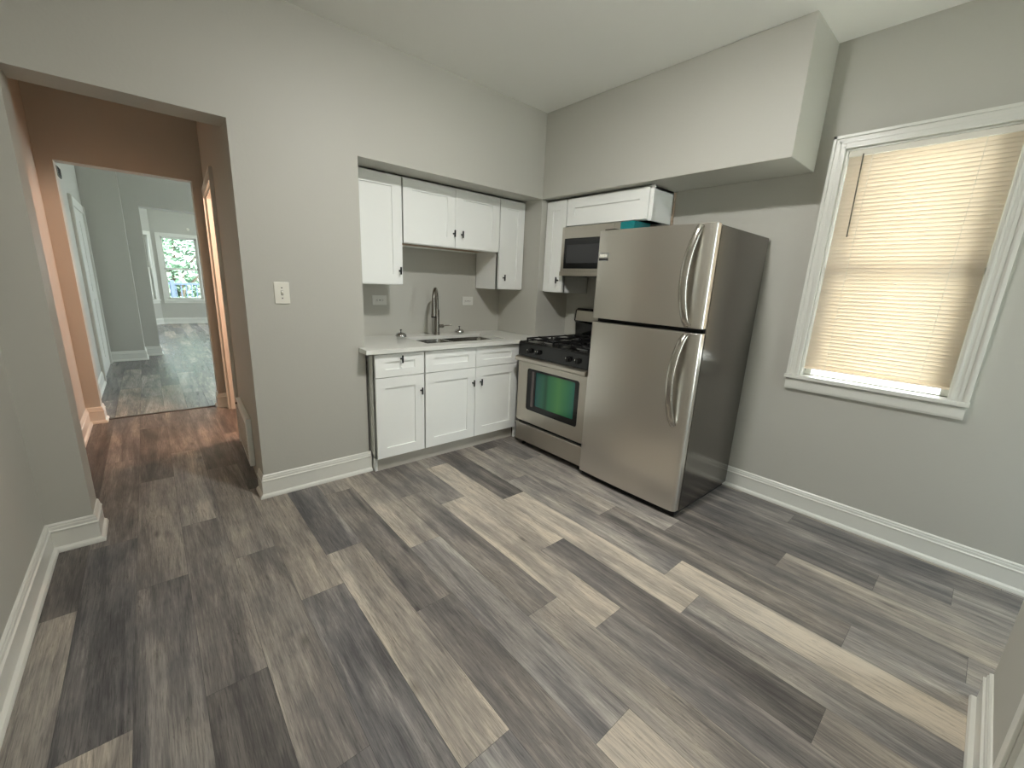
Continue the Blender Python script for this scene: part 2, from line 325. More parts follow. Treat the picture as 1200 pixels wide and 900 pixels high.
# front room
bm = nb(); bx(bm, HLX - .12, -3.255, 5.6, 6.1, 0, H); bx(bm, -3.255, -3.068, 5.98, 6.25, 0, H)
bx(bm, -3.068, -.6, 5.98, 6.25, 2.272, H); bx(bm, -.6, T, 5.98, 6.25, 0, H)
struct('wall_front_room', bm, M_wall, label='stepped grey wall with wide opening in the front room')
bm = nb(); bx(bm, 0, T, D1 + .14, 3.0, 0, H); bx(bm, 0, T, 5.2, 7.2, 0, H); bx(bm, 0, T, 10.2, 11.2, 0, H); bx(bm, 0, T, 7.2, 10.2, 0, .7); bx(bm, 0, T, 7.2, 10.2, 2.2, H); bx(bm, 0, T, 3.0, 5.2, 0, .7); bx(bm, 0, T, 3.0, 5.2, 2.2, H); struct('wall_front_right', bm, M_wall, label='right wall of the front room')
bm = nb(); bx(bm, -3.62, -3.50, 6.25, 10.35, 0, H); struct('wall_front_left', bm, M_wall, label='left wall of the bay room')
# bay back wall with window
BX0, BX1, BZ0, BZ1 = -2.74, -2.02, .63, 2.14
bm = nb(); y0, y1 = 11.0, 11.14
bx(bm, -2.95, BX0, y0, y1, 0, H); bx(bm, BX1, -1.6, y0, y1, 0, H); bx(bm, BX0, BX1, y0, y1, 0, BZ0); bx(bm, BX0, BX1, y0, y1, BZ1, H); bx(bm, -.6, T, y0, y1, 0, H)
bx(bm, -1.6, -.6, y0, y1, 0, .6); bx(bm, -1.6, -.6, y0, y1, 2.1, H)
struct('wall_bay', bm, M_wall, label='grey wall of the bay with the far window')
# angled bay side wall
BA = Matrix.Translation((-2.90, 11.0, 0)) @ Matrix.Rotation(math.atan2(-.75, -.62), 4, 'Z')   # local x runs from the bay corner towards the room
SY0, SY1 = .12, .78
bm = nb()
bx(bm, 0, SY0, -.12, 0, 0, H); bx(bm, SY1, 1.0, -.12, 0, 0, H); bx(bm, SY0, SY1, -.12, 0, 0, BZ0); bx(bm, SY0, SY1, -.12, 0, BZ1, H)
bmesh.ops.transform(bm, matrix=BA, verts=bm.verts)
struct('wall_bay_side', bm, M_wall, label='angled grey bay wall with narrow window')

# ------------------------------------------------------------------ baseboards
PROF = [(0, 0), (.030, 0), (.030, .008), (.026, .018), (.018, .024), (.015, .026), (.015, .104), (.0175, .107), (.0175, .113), (.012, .117), (.011, .130), (.0085, .134), (.0085, .141), (.004, .147), (0, .148)]
def run(bm, path, closed_ends=True):
    """sweep the baseboard profile along a floor path; the room is on the left of the direction of travel"""
    P = [Vector((p[0], p[1])) for p in path]; rows = []
    for i, p in enumerate(P):
        d0 = (P[i] - P[i - 1]).normalized() if i else (P[1] - P[0]).normalized(); d1 = (P[i + 1] - P[i]).normalized() if i < len(P) - 1 else d0
        n0 = Vector((-d0.y, d0.x)); n1 = Vector((-d1.y, d1.x)); nn = (n0 + n1); nn = nn / max(.2, nn.length_squared) * 2
        rows.append([bm.verts.new((p.x + nn.x * o_, p.y + nn.y * o_, z)) for o_, z in PROF])
    k = len(PROF)
    for a, b_ in zip(rows, rows[1:]):
        for j in range(k): bm.faces.new((a[j], a[(j + 1) % k], b_[(j + 1) % k], b_[j]))
    bm.faces.new(rows[0]); bm.faces.new(rows[-1][::-1])
def base(name, path, label):
    bm = nb(); run(bm, path); struct(name, bm, M_trim, label=label, smooth=False)
base('baseboard_back', [(-2.014, 0), (OPX1, 0), (OPX1, .13)], 'white baseboard below the light switch wall')
base('baseboard_left', [(OPX0, TW), (OPX0, 0), (XL, 0), (XL, YN)], 'white baseboard along the left kitchen wall')
base('baseboard_right', [(0, BACK), (0, -1.70)], 'long white baseboard under the kitchen window')
base('baseboard_near', [(-1.62, YN), (-1.06, YN), (-1.06, YN - .13)], 'white baseboard on the wall end at lower right')
base('baseboard_hall_left', [(E1, D1 + .14), (E1, D1), (HLX, D1), (HLX, TW)], 'white baseboard along the left of the hall')
p0 = HR @ Vector((0, 1.97 + .07, 0)); p1 = HR @ Vector((0, 2.09, 0))
base('baseboard_hall_end', [(p0.x, p0.y), (-2.604, D1), (E2, D1), (E2, D1 + .14)], 'short white baseboard right of the front room doorway')
q0 = HR @ Vector((0, .16, 0)); q1 = HR @ Vector((0, .28, 0))
base('baseboard_front_left', [(-3.068, 6.25), (-3.068, 5.98), (-3.255, 5.98), (-3.255, 5.6), (HLX, 5.6), (HLX, 5.5)], 'stepped white baseboard in the front room')
base('baseboard_front_door', [(HLX, 4.08), (HLX, D1 + .14), (E1, D1 + .14)], 'white baseboard behind the hall doorway')
c0 = BA @ Vector((1.0, 0, 0))
base('baseboard_bay', [(-1.6, 11.0), (-2.90, 11.0), (c0.x, c0.y)], 'white baseboard below the far window')
# front room side door (left wall)
bm = nb()
for a, b_ in ((4.09, 4.19), (5.40, 5.50)):
    bx(bm, HLX, HLX + .02, a, b_, 0, 2.13); bx(bm, HLX + .02, HLX + .027, a, a + .02, 0, 2.13); bx(bm, HLX + .02, HLX + .027, b_ - .02, b_, 0, 2.13)
bx(bm, HLX, HLX + .02, 4.19, 5.40, 2.03, 2.13)
bx(bm, HLX, HLX + .006, 4.19, 5.40, 0, 2.03)
for a, b_ in ((4.27, 4.76), (4.83, 5.32)):
    for z0, z1 in ((.2, .95), (1.05, 1.9)): bx(bm, HLX + .006, HLX + .012, a, b_, z0, z1)
struct('door_2', bm, M_trim, label='white door and frame on the left front room wall', bevel=.002)
# door casing at the far lower right of the photo
bm = nb(); bx(bm, -1.72, -1.62, YN, YN + .018, 0, 2.12); bx(bm, -1.72, -1.70, YN + .018, YN + .026, 0, 2.12); bx(bm, -2.62, -1.62, YN, YN + .018, 2.04, 2.12); bx(bm, -2.62, -2.54, YN, YN + .018, 0, 2.12)
bx(bm, -2.54, -1.72, YN, YN + .008, 0.005, 2.04)
struct('door_3', bm, M_trim, label='pale door frame at the lower right corner', bevel=.002)

# ------------------------------------------------------------------ kitchen window
wroot = thing('window_1', None, None, (0, (WY0 + WY1) / 2, WZ0)); wroot['kind'] = 'structure'; wroot['label'] = 'white framed kitchen window behind the blind'; wroot['category'] = 'window'
def L(bm): bmesh.ops.translate(bm, verts=bm.verts, vec=(0, -(WY0 + WY1) / 2, -WZ0)); return bm
cy0, cy1, ct = -2.790, -1.972, 2.284
bm = nb()
for a, b_, s in ((WY1, cy1, 1), (cy0, WY0, -1)):
    bx(bm, -.018, 0, a, b_, WZ0, ct)
    o_ = b_ if s == 1 else a; bx(bm, -.026, -.018, o_, o_ - s * .016, WZ0, ct); i_ = a if s == 1 else b_; bx(bm, -.022, -.018, i_, i_ + s * .012, WZ0, ct - .06)
    mid = (a + b_) / 2; bx(bm, -.021, -.018, mid - .008, mid + .008, WZ0, ct - .03)
bx(bm, -.018, 0, WY0, WY1, WZ1, ct); bx(bm, -.026, -.018, cy0, cy1, ct - .016, ct); bx(bm, -.022, -.018, WY0 - .012, WY1 + .012, WZ1, WZ1 + .012); bx(bm, -.021, -.018, cy0 + .03, cy1 - .03, WZ1 + .028, WZ1 + .044)
struct('window_casing', L(bm), M_trim, wroot, bevel=.0015)
bm = nb(); bx(bm, -.045, .055, cy0 - .004, cy1 + .004, WZ0 - .022, WZ0); bx(bm, -.026, 0, cy0 + .004, cy1 - .004, .815, WZ0 - .022); bx(bm, -.032, -.026, cy0 + .004, cy1 - .004, .868, .872); bx(bm, -.022, 0, cy0 + .004, cy1 - .004, .806, .815)
struct('window_sill', L(bm), M_trim, wroot, bevel=.003)
bm = nb(); fx0, fx1 = .055, .10
bx(bm, fx0 - .055, T, WY1 - .012, WY1, WZ0, WZ1); bx(bm, fx0 - .055, T, WY0, WY0 + .012, WZ0, WZ1); bx(bm, 0, T, WY0, WY1, WZ1 - .012, WZ1); bx(bm, .085, T + .03, WY0, WY1, WZ0 - .02, WZ0 - .008)
for z0, z1, xx in ((WZ0 - .012, 1.57, .058), (1.53, WZ1 - .012, .083)):
    a, b_ = WY0 + .012, WY1 - .012
    bx(bm, xx, xx + .024, a, a + .035, z0, z1); bx(bm, xx, xx + .024, b_ - .035, b_, z0, z1); bx(bm, xx, xx + .024, a, b_, z0, z0 + (.018 if z0 < 1 else .04)); bx(bm, xx, xx + .024, a, b_, z1 - .035, z1)
struct('window_sash', L(bm), M_trim, wroot, bevel=.002)
bm = nb(); bx(bm, .068, .071, WY0 + .04, WY1 - .04, WZ0 + .005, 1.54); bx(bm, .093, .096, WY0 + .04, WY1 - .04, 1.565, WZ1 - .045)
struct('window_pane', L(bm), M_glass, wroot)
# blind
bl = thing('window_blind', 'cream slatted blind lowered over the kitchen window', 'blind', (.022, (WY0 + WY1) / 2, .945))
by = (WY1 - WY0) / 2 - .016
bm = nb(); bx(bm, -.014, .014, -by - .002, by + .002, 1.226, 1.262); obj('headrail', bm, M_cord, bl, bevel=.002)
bm = nb(); tilt = math.radians(64); hw = .0134
for i in range(58):
    z = .022 + i * .0209; N_ = 5; rows = []
    for k in range(N_):
        s = -1 + 2 * k / (N_ - 1); cam_ = (1 - s * s) * .0018
        x = -math.cos(tilt) * s * hw - math.sin(tilt) * cam_; zz = z + math.sin(tilt) * s * hw + math.cos(tilt) * cam_
        rows.append([bm.verts.new((x, -by, zz)), bm.verts.new((x, by, zz))])
    for a, b_ in zip(rows, rows[1:]): bm.faces.new((a[0], a[1], b_[1], b_[0]))
sl_ = obj('slats', bm, M_slat, bl, smooth=True); sm = sl_.modifiers.new('solid', 'SOLIDIFY'); sm.thickness = .0006
bm = nb(); bx(bm, -.013, .013, -by, by, 0, .012); obj('bottom_rail', bm, M_slat, bl, bevel=.003)
for y in (-2.162, -2.587):
    for xo in (-.014,):
        bm = nb(); yy = y - (WY0 + WY1) / 2; tube(bm, [(xo, yy, .0), (xo, yy, 1.23)], .0011, 6); obj('ladder_cord', bm, M_cord, bl)
bm = nb(); yy = -2.12 - (WY0 + WY1) / 2; tube(bm, [(-.02, yy, 1.232), (-.026, yy - .002, 1.18), (-.026, yy - .008, .79)], .0034, 8); obj('tilt_wand', bm, M_wand, bl)

# ------------------------------------------------------------------ front room windows
def room_window(name, label, x0, x1, z0, z1, mtx, face):
    """window in a wall whose room face is local y = 0, room towards local -y * face"""
    root = thing(name, None, None); root['kind'] = 'structure'; root['label'] = label; root['category'] = 'window'; root.matrix_world = mtx
    f = face; bm = nb(); c = .085
    bx(bm, x0 - c, x0, -f * .02, 0, z0 - .02, z1 + c); bx(bm, x1, x1 + c, -f * .02, 0, z0 - .02, z1 + c); bx(bm, x0, x1, -f * .02, 0, z1, z1 + c)
    bx(bm, x0 - c, x1 + c, -f * .05, 0, z0 - .045, z0 - .02); bx(bm, x0 - c, x1 + c, -f * .02, 0, z0 - .11, z0 - .045)
    obj('window_casing', bm, M_trim, root, bevel=.003)
    bm = nb(); zm = (z0 + z1) / 2 - .02
    for a, b_, yy in ((z0 - .02, zm + .02, .04), (zm - .02, z1, .075)):
        bx(bm, x0, x0 + .045, f * yy, f * (yy + .03), a, b_); bx(bm, x1 - .045, x1, f * yy, f * (yy + .03), a, b_); bx(bm, x0, x1, f * yy, f * (yy + .03), a, a + .05); bx(bm, x0, x1, f * yy, f * (yy + .03), b_ - .04, b_)
    obj('window_sash', bm, M_trim, root, bevel=.003)
    bm = nb(); bx(bm, x0 + .04, x1 - .04, f * .05, f * .054, z0 + .02, zm); bx(bm, x0 + .04, x1 - .04, f * .088, f * .092, zm, z1 - .03); obj('window_pane', bm, M_glass, root)
room_window('window_2', 'far bay window with view of green trees and railing', BX0, BX1, BZ0, BZ1, Matrix.Translation((0, 11.0, 0)), 1)
room_window('window_3', 'narrow angled bay window left of the far window', SY0, SY1, BZ0, BZ1, BA, -1)
room_window('added_window_4', 'unseen wide side window added to light the front room', -5.2, -3.0, .7, 2.2, Matrix.Rotation(-PI / 2, 4, 'Z'), 1)  # added out of view so daylight reaches the front room's left wall
room_window('added_window_6', 'unseen wide side window added to light the bay room', -10.2, -7.2, .7, 2.2, Matrix.Rotation(-PI / 2, 4, 'Z'), 1)  # extra window out of view, added to brighten the bay and its header
room_window('added_window_5', 'unseen tall rear window added to light the kitchen from behind', -.95, -.1, .32, 2.12, Matrix.Translation((0, BACK, 0)), -1)  # added behind the camera for daylight on the soffit end and ceiling
# outside the bay
bm = nb(); bx(bm, -40, 40, 11.4, 90, -3.3, -3.2); bx(bm, 1.5, 40, -40, 11.4, -3.3, -3.2); bx(bm, -20, 1.5, -40, -5.5, -3.3, -3.2)
o = struct('ground', bm, M_ground, label='pale street paving outside the windows')
bm = nb(); bx(bm, -5.2, .2, 11.2, 12.9, -.25, -.15); struct('trim_2', bm, M_ground, label='porch deck outside the bay window')
bm = nb(); bx(bm, -3.2, 1.4, -7.4, -4.42, -.2, -.08); struct('trim_3', bm, mat('bounce_deck_boards', rgb(206, 200, 188), .8, var=.1), label='unseen pale deck added to bounce light through the rear window')  # last deck is an added reflector, sending sunlight up into the kitchen
rl = thing('balcony_railing', 'blue grey balcony railing seen through the far bay window', 'railing', (-2.4, 12.8, -.15))
bm = nb(); bx(bm, -2.6, 2.4, -.03, .03, 1.08, 1.14); bx(bm, -2.6, 2.4, -.02, .02, .12, .16); obj('rail', bm, M_rail, rl, bevel=.005)
bm = nb(); [bx(bm, -2.5 + i * .12, -2.47 + i * .12, -.015, .015, .16, 1.08) for i in range(41)]; obj('balusters', bm, M_rail, rl)
for x in (-2.65, -.2, 2.35): bm = nb(); bx(bm, x, x + .09, -.045, .045, 0, 1.2); obj('post', bm, M_rail, rl, bevel=.005)
def tree(loc, h, r, seed, label):
    t_ = thing('street_tree', label, 'tree', loc, 0, 'trees outside the bay window'); rn = random.Random(seed)
    bm = nb(); tube(bm, [(0, 0, 0), (.05, 0, h * .3), (-.05, .05, h * .55), (.03, 0, h * .8)], [.2, .16, .12, .05], 10)
    for k in range(7):
        a = rn.uniform(0, 6.28); z = h * rn.uniform(.35, .6); tube(bm, [(0, 0, z), (math.cos(a) * r * .3, math.sin(a) * r * .3, z + .5), (math.cos(a) * r * .7, math.sin(a) * r * .7, z + 1.2)], [.07, .05, .02], 8)
    obj('trunk', bm, M_bark, t_)
    bm = nb(); blobs = [(rn.gauss(0, r * .45), rn.gauss(0, r * .3), h * rn.uniform(.35, .98), r * rn.uniform(.28, .45)) for _ in range(26)]
    for cx, cy, cz, cr in blobs:
        for _ in range(230):
            v = Vector((rn.gauss(0, 1), rn.gauss(0, 1), rn.gauss(0, 1))).normalized() * cr * rn.uniform(.6, 1.05) + Vector((cx, cy, cz))
            a = Vector((rn.gauss(0, 1), rn.gauss(0, 1), rn.gauss(0, .6))).normalized(); b_ = a.orthogonal().normalized(); s = rn.uniform(.08, .15)
            bm.faces.new([bm.verts.new(v + q) for q in (a * s, b_ * s * .55, -a * s, -b_ * s * .55)])
    obj('foliage', bm, M_leaf, t_)
tree((-2.2, 18.5, -3.2), 7.6, 2.4, 1, 'full leafy green tree straight beyond the far bay window')
tree((-8.2, 20, -3.2), 8.4, 2.4, 2, 'leafy green tree beyond the narrow angled bay window')
tree((4.0, 22, -3.2), 8.0, 2.4, 3, 'leafy green tree at the right beyond the far bay window')

# ------------------------------------------------------------------ cabinets (local: front faces -y, x to the right)
def knob(parent, x, y, z):
    bm = nb(); tube(bm, [(x, y, z), (x, y - .022, z)], .0045, 10); lathe(bm, [(.007, 0), (.007, -.003)], (x, y, z), 'y', 12)
    prism_pts = [(x - .005, z - .027), (x + .005, z - .027), (x + .006, z), (x + .005, z + .027), (x - .005, z + .027), (x - .006, z)]
    prism(bm, prism_pts, 'y', y - .022, y - .031)
    return obj('handle', bm, M_handle, parent, bevel=.0015)
def shaker(name, parent, x0, x1, y, z0, z1, rx=.074, rz=.074, th=.02, label=None):
    bm = nb(); rec = .010
    bx(bm, x0, x0 + rx, y, y + th, z0, z1); bx(bm, x1 - rx, x1, y, y + th, z0, z1); bx(bm, x0 + rx, x1 - rx, y, y + th, z0, z0 + rz); bx(bm, x0 + rx, x1 - rx, y, y + th, z1 - rz, z1)
    bx(bm, x0 + rx, x1 - rx, y + rec, y + th, z0 + rz, z1 - rz)
    o = obj(name, bm, M_cab, parent)
    if label: o['label'] = label
    return o
def carcass(bm, x0, x1, y0, y1, z0, z1, ff=.035, open_bottom=True, mi_under=1):
    t_ = .016
    bx(bm, x0, x0 + t_, y0, y1, z0, z1); bx(bm, x1 - t_, x1, y0, y1, z0, z1); bx(bm, x0, x1, y1 - .006, y1, z0, z1); bx(bm, x0, x1, y0, y1, z1 - t_, z1)
    bx(bm, x0 + t_, x1 - t_, y0 + .019, y1, z0 + .012, z0 + .026, mi_under)
    bx(bm, x0, x0 + ff, y0, y0 + .019, z0, z1); bx(bm, x1 - ff, x1, y0, y0 + .019, z0, z1); bx(bm, x0 + ff, x1 - ff, y0, y0 + .019, z0, z0 + ff); bx(bm, x0 + ff, x1 - ff, y0, y0 + .019, z1 - ff, z1)
# base cabinets: doors at y=-.105
def base_cab(label, x0, x1, nd, handles, drawer_handle, left_panel):
    t_ = thing('base_cabinet', label, 'cabinet', (x0, 0, 0), 0, 'white base cabinets'); wdt = x1 - x0
    bm = nb(); bx(bm, 0, .016, -.085, .54, .0 if left_panel else .104, .88) if not left_panel else (bx(bm, 0, .018, -.085, .54, .104, .88), bx(bm, 0, .018, -.055, .54, 0, .104))
    bx(bm, wdt - .016, wdt, -.085, .54, .104, .88); bx(bm, 0, wdt, .53, .54, .104, .88); bx(bm, 0, wdt, -.085, .54, .104, .12)
    for a, b_ in ((0, .04), (wdt - .04, wdt)): bx(bm, a, b_, -.085, -.066, .104, .88)
    bx(bm, 0, wdt, -.085, -.066, .104, .14); bx(bm, 0, wdt, -.085, -.066, .695, .73); bx(bm, 0, wdt, -.085, -.066, .85, .88)
    obj('body', bm, M_cab, t_, bevel=.001)
    bm = nb(); bx(bm, .018 if left_panel else -.007, wdt, -.055, -.04, 0, .104); k = obj('toe_kick', bm, M_toe, t_)
    dw = wdt / nd; g_ = .0025
    for i in range(nd):
        a, b_ = i * dw + g_, (i + 1) * dw - g_
        d = shaker('door', t_, a, b_, -.105, .112, .706); knob(d, handles[i] - x0, -.105, .583)
        d = shaker('drawer_front', t_, a, b_, -.105, .712, .872, .074, .052)
        if drawer_handle: knob(d, drawer_handle - x0, -.105, .835)
    return t_
ca = base_cab('narrow white shaker base cabinet at the left end of the counter', -2.005, -1.627, 1, [-1.657], -1.811, True)
cb = base_cab('wide white two door sink base cabinet beside the range', -1.620, -.697, 2, [-1.186, -1.108], None, False)
del ca['group'], cb['group']
bm = nb(); bx(bm, .925, .975, -.085, -.066, .0, .88); f_ = obj('filler_strip', bm, M_cab, cb, bevel=.001)
# worktop with sink cut-out
SKX0, SKX1, SKY0, SKY1 = -1.545, -.775, -.005, .375
bm = nb(); z0, z1 = .884, .914; CF = -.134; cl = -2.07
bx(bm, cl, SKX0, CF, -.004, z0, z1)
bx(bm, AL + .002, SKX0, -.004, AB - .002, z0, z1); bx(bm, SKX0, SKX1, CF, SKY0, z0, z1); bx(bm, SKX0, SKX1, SKY1, AB - .002, z0, z1)
bx(bm, SKX1, -.412, CF, AB - .002, z0, z1); bx(bm, -.412, -.003, CF, -.003, z0, z1); bx(bm, -.705, -.003, -.193, CF, z0, z1)
bmesh.ops.remove_doubles(bm, verts=bm.verts, dist=.0005)
tag(obj('worktop', bm, M_quartz), 'white speckled stone worktop over the base cabinets', 'countertop')
# sink
sk = thing('kitchen_sink', 'undermount double bowl stainless sink set into the white worktop', 'sink', ((SKX0 + SKX1) / 2, (SKY0 + SKY1) / 2, .8815))
def bowl(x0, x1, y0, y1, dep):
    bm = nb(); rr = .035; prof = []
    def ring(inset, z, r_):
        pts = []
        for cx, cy, a0 in ((x1 - inset - r_, y1 - inset - r_, 0), (x0 + inset + r_, y1 - inset - r_, 90), (x0 + inset + r_, y0 + inset + r_, 180), (x1 - inset - r_, y0 + inset + r_, 270)):
            for k in range(6): a = math.radians(a0 + k * 18); pts.append(bm.verts.new((cx + r_ * math.cos(a), cy + r_ * math.sin(a), z)))
        return pts
    rings = [ring(-.012, 0, rr), ring(0, 0, rr), ring(.004, -.03, rr), ring(.012, -dep + .02, rr), ring(.03, -dep, rr)]
    for a, b_ in zip(rings, rings[1:]):
        for i in range(24): bm.faces.new((a[i], a[(i + 1) % 24], b_[(i + 1) % 24], b_[i]))
    bm.faces.new(rings[-1]); return bm
M_sink = mat('sink_steel', rgb(160, 158, 152), .25, metal=1)
hx, hy = (SKX1 - SKX0) / 2, (SKY1 - SKY0) / 2
for a, b_ in ((-hx - .003, -.045), (-.02, hx + .003)):
    o = obj('bowl', bowl(a, b_, -hy - .003, hy + .003, .19), M_sink, sk, smooth=True); so = o.modifiers.new('s', 'SOLIDIFY'); so.thickness = .0015
    bm = nb(); lathe(bm, [(.04, 0), (.04, .002), (.03, .003), (.012, -.001)], ((a + b_) / 2, .03, -.189)); obj('drain', bm, M_chrome, o, smooth=True)
# faucet
fc = thing('kitchen_faucet', 'tall arched brushed nickel pull down faucet behind the sink', 'faucet', (-1.205, .43, .914))
bm = nb(); lathe(bm, [(.027, 0), (.027, .006), (.025, .01), (.023, .03), (.0225, .21), (.018, .225)], seg=24); obj('body', bm, M_nickel, fc, smooth=True)
ux, uy = -.62, -.785; pts = [(0, 0, .2)]; R_ = .098
for k in range(17):
    a = PI - PI * k / 16; d_ = R_ + R_ * math.cos(a); pts.append((ux * d_, uy * d_, .30 + R_ * 1.02 * math.sin(a)))
pts.append((ux * 2 * R_, uy * 2 * R_, .275))
bm = nb(); tube(bm, pts, .0145, 14); obj('spout', bm, M_nickel, fc, smooth=True)
bm = nb(); ex, ey = ux * 2 * R_, uy * 2 * R_; lathe(bm, [(.0155, .285), (.0185, .27), (.020, .20), (.0225, .185), (.0225, .178), (.014, .177)], (ex, ey, 0), seg=20); sh = obj('spray_head', bm, M_nickel, fc, smooth=True)
bm = nb(); lathe(bm, [(.021, .1775), (.021, .168), (.01, .167)], (ex, ey, 0), seg=20); obj('spray_face', bm, M_dark, sh, smooth=True)
bm = nb(); tube(bm, [(.015, 0, .075), (.062, -.005, .075)], [.016, .0165], 16); tube(bm, [(.058, -.005, .076), (.085, -.02, .082), (.13, -.045, .088)], [.007, .006, .004], 10); obj('lever', bm, M_nickel, fc, smooth=True)
# sink strainers left on the worktop
def strainer(loc, label):
    t_ = thing('sink_strainer', label, 'strainer', loc, 0)
    bm = nb(); lathe(bm, [(.026, 0), (.034, .006), (.044, .014), (.0445, .020), (.041, .030), (.031, .041), (.016, .047), (.004, .048)], seg=28); obj('cup', bm, M_chrome, t_, smooth=True)
    bm = nb(); lathe(bm, [(.003, .046), (.003, .062), (.008, .064), (.008, .070), (.003, .072)], seg=14); obj('post', bm, M_handle, t_, smooth=True)
strainer((-1.595, .335, .9145), 'upturned chrome sink strainer on the worktop left of the faucet')
strainer((-.98, .41, .9145), 'upturned chrome sink strainer on the worktop right of the faucet')

# upper cabinets in the alcove: front y .2
def wall_cab(label, loc, rz, wdt, z0, z1, nd, hx_, depth=.33, hz=.105, top_gap=.0, stile=.003, knobs=True, under=M_cabin):
    t_ = thing('wall_cabinet', label, 'cabinet', loc, rz)
    bm = nb(); carcass(bm, 0, wdt, .02, depth, z0, z1); obj('body', bm, [M_cab, under], t_, bevel=.0008)
    dw = (wdt - 2 * stile) / nd
    for i in range(nd):
        d = shaker('door', t_, stile + i * dw + .0015, stile + (i + 1) * dw - .0015, 0, z0 + .006, z1 - .012)
        if knobs: knob(d, hx_[i], 0, z0 + hz)
    return t_
TOPZ = HS - .004
wall_cab('tall narrow white wall cabinet above the left end of the worktop', (AL + .004, .205, 0), 0, .392, 1.337, TOPZ, 1, [.362], .343)
wall_cab('wide short white two door wall cabinet above the faucet', (-1.627, .205, 0), 0, .917, 1.645, TOPZ, 2, [.440, .518], .343, hz=.112)
wall_cab('narrow white wall cabinet beside the corner pillar', (-.708, .205, 0), 0, .292, 1.33, TOPZ, 1, [.058], .343)
# right wall: front faces -x
wall_cab('narrow white wall cabinet left of the microwave', (-.35, -.006, 0), -PI / 2, .238, 1.328, TOPZ - .004, 1, [.185], .346)
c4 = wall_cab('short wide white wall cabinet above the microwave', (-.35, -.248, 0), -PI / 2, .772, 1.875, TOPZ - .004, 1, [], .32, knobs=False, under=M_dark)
bm = nb(); bx(bm, .772, .800, .008, .026, 1.868, TOPZ - .004); obj('filler_strip', bm, M_cab, c4, bevel=.001); bm = nb(); bx(bm, .755, .772, .320, .346, 1.868, TOPZ - .004); f_ = obj('filler_strip', bm, M_cab, c4, bevel=.001)
bm = nb(); bx(bm, .768, .779, .322, .349, 1.868, TOPZ - .004); o = obj('wall_strip', bm, mat('bare_wood', rgb(176, 156, 136), .7, var=.12, vscale=8), c4); o['label'] = 'unpainted brown strip against the wall'

# ------------------------------------------------------------------ microwave
mw = thing('microwave', 'stainless over the range microwave half hidden behind the fridge', 'microwave', (-.40, -.258, 1.473), -PI / 2); W_ = .698; Hm = .392
bm = nb(); bx(bm, 0, W_, .03, .396, 0, Hm); obj('body', bm, mat('microwave_shell', rgb(60, 60, 60), .4, metal=.6), mw, bevel=.003)
dwm = .525
bm = nb(); a0, a1, b0, b1 = .03, .455, .058, .300
bx(bm, 0, a0, 0, .03, .036, Hm - .0); bx(bm, a1, dwm, 0, .03, .036, Hm); bx(bm, a0, a1, 0, .03, .036, b0); bx(bm, a0, a1, 0, .03, b1, Hm)
dr = obj('door', bm, M_steelh, mw, bevel=.0015)
bm = nb(); bx(bm, a0, a1, .004, .03, b0, b1); g1 = obj('door_glass', bm, M_black, dr)
bm = nb(); bx(bm, a0 + .028, a1 - .028, .0025, .004, b0 + .045, b1 - .05); obj('viewing_screen', bm, mat('screen_grey', rgb(54, 54, 56), .3), dr)
bm = nb(); tube(bm, [(.49, 0, .07), (.49, -.03, .09), (.49, -.035, .2), (.49, -.03, .32), (.49, 0, .345)], .008, 10); obj('handle', bm, M_steelh, dr, smooth=True)
bm = nb(); bx(bm, dwm + .002, W_, 0, .03, .036, .30); bx(bm, dwm + .02, W_ - .02, -.001, 0, .22, .28); obj('control_panel', bm, M_black, mw, bevel=.002)
bm = nb(); bx(bm, dwm + .002, W_, 0, .03, .302, Hm); obj('top_trim', bm, M_steelh, mw, bevel=.0015)
bm = nb(); bx(bm, -.004, W_, -.006, .03, 0, .034); obj('lower_trim', bm, M_steelh, mw, bevel=.002)
bm = nb(); bx(bm, dwm + .055, W_ + .001, -.002, 0, .30, Hm + .001); bx(bm, W_, W_ + .0015, -.002, .2, .30, Hm + .001); o = obj('protective_film', bm, M_filmt, mw); o['label'] = 'teal plastic film on the upper right corner'

# ------------------------------------------------------------------ gas range (local x to the right, front faces -y)
rg = thing('gas_range', 'freestanding stainless and black gas range between worktop and fridge', 'range', (-.772, -.202, 0), -PI / 2); RW = .752; RD = .765
bm = nb(); bx(bm, .003, RW - .003, .03, RD - .02, .04, .90); obj('body', bm, M_black, rg, bevel=.002)
for x, y in ((.05, .06), (RW - .05, .06), (.05, RD - .08), (RW - .05, RD - .08)):
    bm = nb(); lathe(bm, [(.018, 0), (.018, .01), (.01, .012), (.01, .045)], (x, y, 0), seg=12); obj('foot', bm, M_blackm, rg)
bm = nb(); bx(bm, 0, RW, .0, .03, .052, .208); bx(bm, .0, RW, -.006, .0, .196, .212); obj('storage_drawer', bm, M_steelh, rg, bevel=.003)
